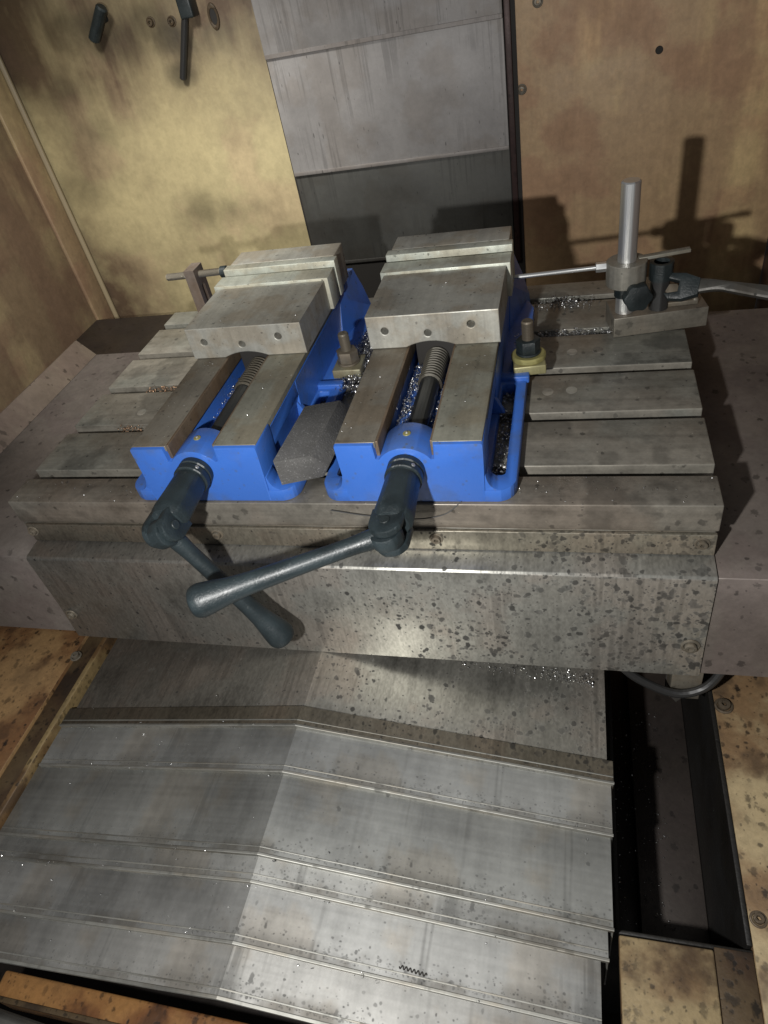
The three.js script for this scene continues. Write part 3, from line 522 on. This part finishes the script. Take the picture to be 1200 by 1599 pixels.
{
  const t = thing('cable_bracket', 'grey pointed metal bracket hanging under the right end of the apron', 'bracket');
  const g = extrude([[-0.017, 0.05], [0.017, 0.05], [0.016, -0.006], [0.013, -0.03], [0, -0.052], [-0.015, -0.03], [-0.016, -0.006]], 0.008, 0.001); g.translate(0.406, -0.305, -0.024); part('plate', g, variant(M.brown, 0.8, 0.85, 0.85), t);
  part('block', box(0.39, 0.424, -0.305, -0.23, -0.015, 0.012, 0.001), M.bolt, t);
}
single('cable', [new THREE.TubeGeometry(new THREE.CatmullRomCurve3([V(0.32, -0.205, 0.012), V(0.332, -0.236, 0.02), V(0.361, -0.264, 0.022), V(0.399, -0.281, 0.022), V(0.428, -0.272, 0.016), V(0.446, -0.238, 0.005), V(0.45, -0.20, -0.02)]), 60, 0.0052, 10)], M.rubber, 'black cable looping under the right end of the spotted apron', 'cable');
single('thin_wire', [new THREE.TubeGeometry(new THREE.CatmullRomCurve3([V(0.018, -0.006, 0.004), V(0.06, -0.012, 0.006), V(0.11, -0.016, 0.006), V(0.145, -0.010, 0.004), V(0.163, 0.0025, -0.002)]), 50, 0.0006, 6)], M.rubber, 'hair thin black wire along the table front under the middle vise', 'wire');
{
  const t = thing('rusty_beam', 'orange rusty beam in the dark gap below the cover at the lower left', 'beam');
  part('beam', box(-0.385, 0.1, -0.45, -0.402, 0.402, 0.432, 0.003), M.rust, t); part('top_edge', box(-0.385, 0.1, -0.4015, -0.398, 0.428, 0.434, 0.001), M.stain, t);
  single('grey_rail', [rodBetween(V(-0.46, -0.402, 0.445), V(0.02, -0.402, 0.475), 0.012, 20)], variant(M.cover, 0.55, 0.53, 0.5), 'dull grey round rail at the bottom left corner', 'rail');
}

// ---------------------------------------------------------------- swarf
{
  function curl(r, turns, w) { const pos = [], idx = [], n = 9; for (let i = 0; i <= n; i++) { const a = i / n * Math.PI * 2 * turns, x = r * Math.cos(a), z = r * Math.sin(a), y = i / n * r * 0.8; pos.push(x, y, z, x * 0.85, y + w, z * 0.85); if (i) { const k = i * 2; idx.push(k - 2, k - 1, k, k, k - 1, k + 1); } } const g = new THREE.BufferGeometry(); g.setAttribute('position', new THREE.Float32BufferAttribute(pos, 3)); g.setIndex(idx); g.computeVertexNormals(); return g; }
  const cg = curl(1, 0.8, 0.7), dm = new THREE.Object3D();
  function heap(name, label, n, mat, put, s0, s1) {
    const m = new THREE.InstancedMesh(cg, mat, n); m.name = numbered(name); tag(m, label, 'metal chips', null, 'stuff'); m.castShadow = m.receiveShadow = true;
    for (let i = 0; i < n; i++) { const [x, y, z] = put(i, n); dm.position.set(x, y, z); dm.rotation.set(rr(0, 6.3), rr(0, 6.3), rr(0, 6.3)); const s = mix(s0, s1, Math.pow(rnd(), 2)); dm.scale.set(s, s * rr(0.5, 1.2), s); dm.updateMatrix(); m.setMatrixAt(i, dm.matrix); const c = rr(0.45, 1.1); m.setColorAt(i, new THREE.Color().setRGB(c, c, c)); } scene.add(m);
  }
  const gauss = () => (rnd() + rnd() + rnd() - 1.5) / 1.5;
  heap('channel_chips', 'silver metal chips lying in the screw channel of the middle vise', 1500, M.chip, () => { const z = -rr(0.05, 0.22), s = rnd() < 0.72 ? -1 : 1; return [0.1105 + (s < 0 ? -rr(0.004, 0.029) : rr(0.012, 0.024)), 0.036 + rnd() * 0.005, z]; }, 0.0006, 0.0022);
  heap('channel_chips', 'silver metal chips lying in the screw channel of the left vise', 900, M.chip, () => [-0.129 + rr(-0.029, 0.024), 0.036 + rnd() * 0.005, -0.1 - 0.11 * Math.sqrt(rnd())], 0.0006, 0.002);
  heap('clamp_chips', 'tangled bright chips heaped round the clamp between the two vises', 1100, M.chip, () => { const a = gauss(), b = gauss(); return [-0.008 + a * 0.03, 0.017 + 0.012 * Math.max(0, 1 - Math.hypot(a, b)) * rnd(), -0.275 + b * 0.11]; }, 0.0006, 0.0028);
  heap('clamp_chips', 'dark glinting chips in the flange slot and clamp right of the middle vise', 700, M.chip, () => rnd() < 0.6 ? [0.114 + rr(0.077, 0.092), 0.002 + rnd() * 0.005, -rr(0.03, 0.2)] : [0.215 + gauss() * 0.02, 0.018 + rnd() * 0.006, -0.29 + gauss() * 0.05], 0.0005, 0.0024);
  heap('slot_chips', 'chips strewn in the rear T slots right of the middle vise', 900, M.chip, () => rnd() < 0.6 ? [rr(0.225, 0.225 + 0.13 * Math.sqrt(rnd())), 0.001 - 0.008 * rnd(), -0.3543 + rr(-0.009, 0.009)] : [0.26 + gauss() * 0.06, 0.0015, -0.44 + gauss() * 0.03], 0.0005, 0.0022);
  heap('slot_chips', 'coppery chips along the T slots left of the left vise', 420, M.copper, () => [rr(-0.34, -0.235), 0.0005 - 0.004 * rnd(), rnd() < 0.6 ? -0.2543 + rr(-0.008, 0.008) : -0.1543 + rr(-0.008, 0.008)], 0.0005, 0.0018);
  heap('table_chips', 'tiny bright chips scattered over the table top', 140, M.chip, () => [rr(-0.41, 0.41), 0.001, -rr(0.0, 0.044)], 0.0004, 0.0013);
  heap('apron_chips', 'glinting chips caught at the lower right corner of the apron', 260, M.chip, () => { const x = 0.30 - 0.16 * Math.pow(rnd(), 1.7); return [x, -0.2215 - (x - RX) * 0.165 + 0.002, rr(0.006, 0.026)]; }, 0.0005, 0.0018);
  const lips = [[0.1475, -0.2165], [0.203, -0.2215], [0.291, -0.2262], [0.3165, -0.2305], [0.371, -0.2345]];
  heap('cover_chips', 'tiny bright chips scattered along the steps of the way cover', 330, M.chip, () => { const [z, y] = lips[(rnd() * 5) | 0], x = rr(-0.38, 0.30); return [x, y - Math.abs(x - RX) * 0.165 + 0.0012 - (rnd() < 0.5 ? 0.004 : 0), z + (rnd() < 0.7 ? rr(-0.006, 0.004) : rr(-0.05, 0.03))]; }, 0.0004, 0.0016);
  heap('trough_chips', 'faint glinting chips at the bottom of the black trough', 260, M.chip, () => [rr(0.33, 0.40), -0.502 + rnd() * 0.002, rr(-0.1, 0.22)], 0.0006, 0.0018);
  heap('jaw_chips', 'tiny bright crumbs lying on the tops and ways of both vises', 240, M.chip, () => { const L = rnd() < 0.5, x = (L ? -0.1255 : 0.114), a = rnd() < 0.5; return a ? [x + rr(-0.075, 0.075), 0.1197, -rr(0.2, 0.3)] : [x + (rnd() < 0.6 ? rr(-0.074, -0.036) : rr(0.028, 0.074)), 0.0775, -rr(0.01, 0.19)]; }, 0.0003, 0.0010);
}
scene.traverse((o) => { if (o.isMesh) { o.castShadow = true; o.receiveShadow = true; } });
renderer.render(scene, camera);
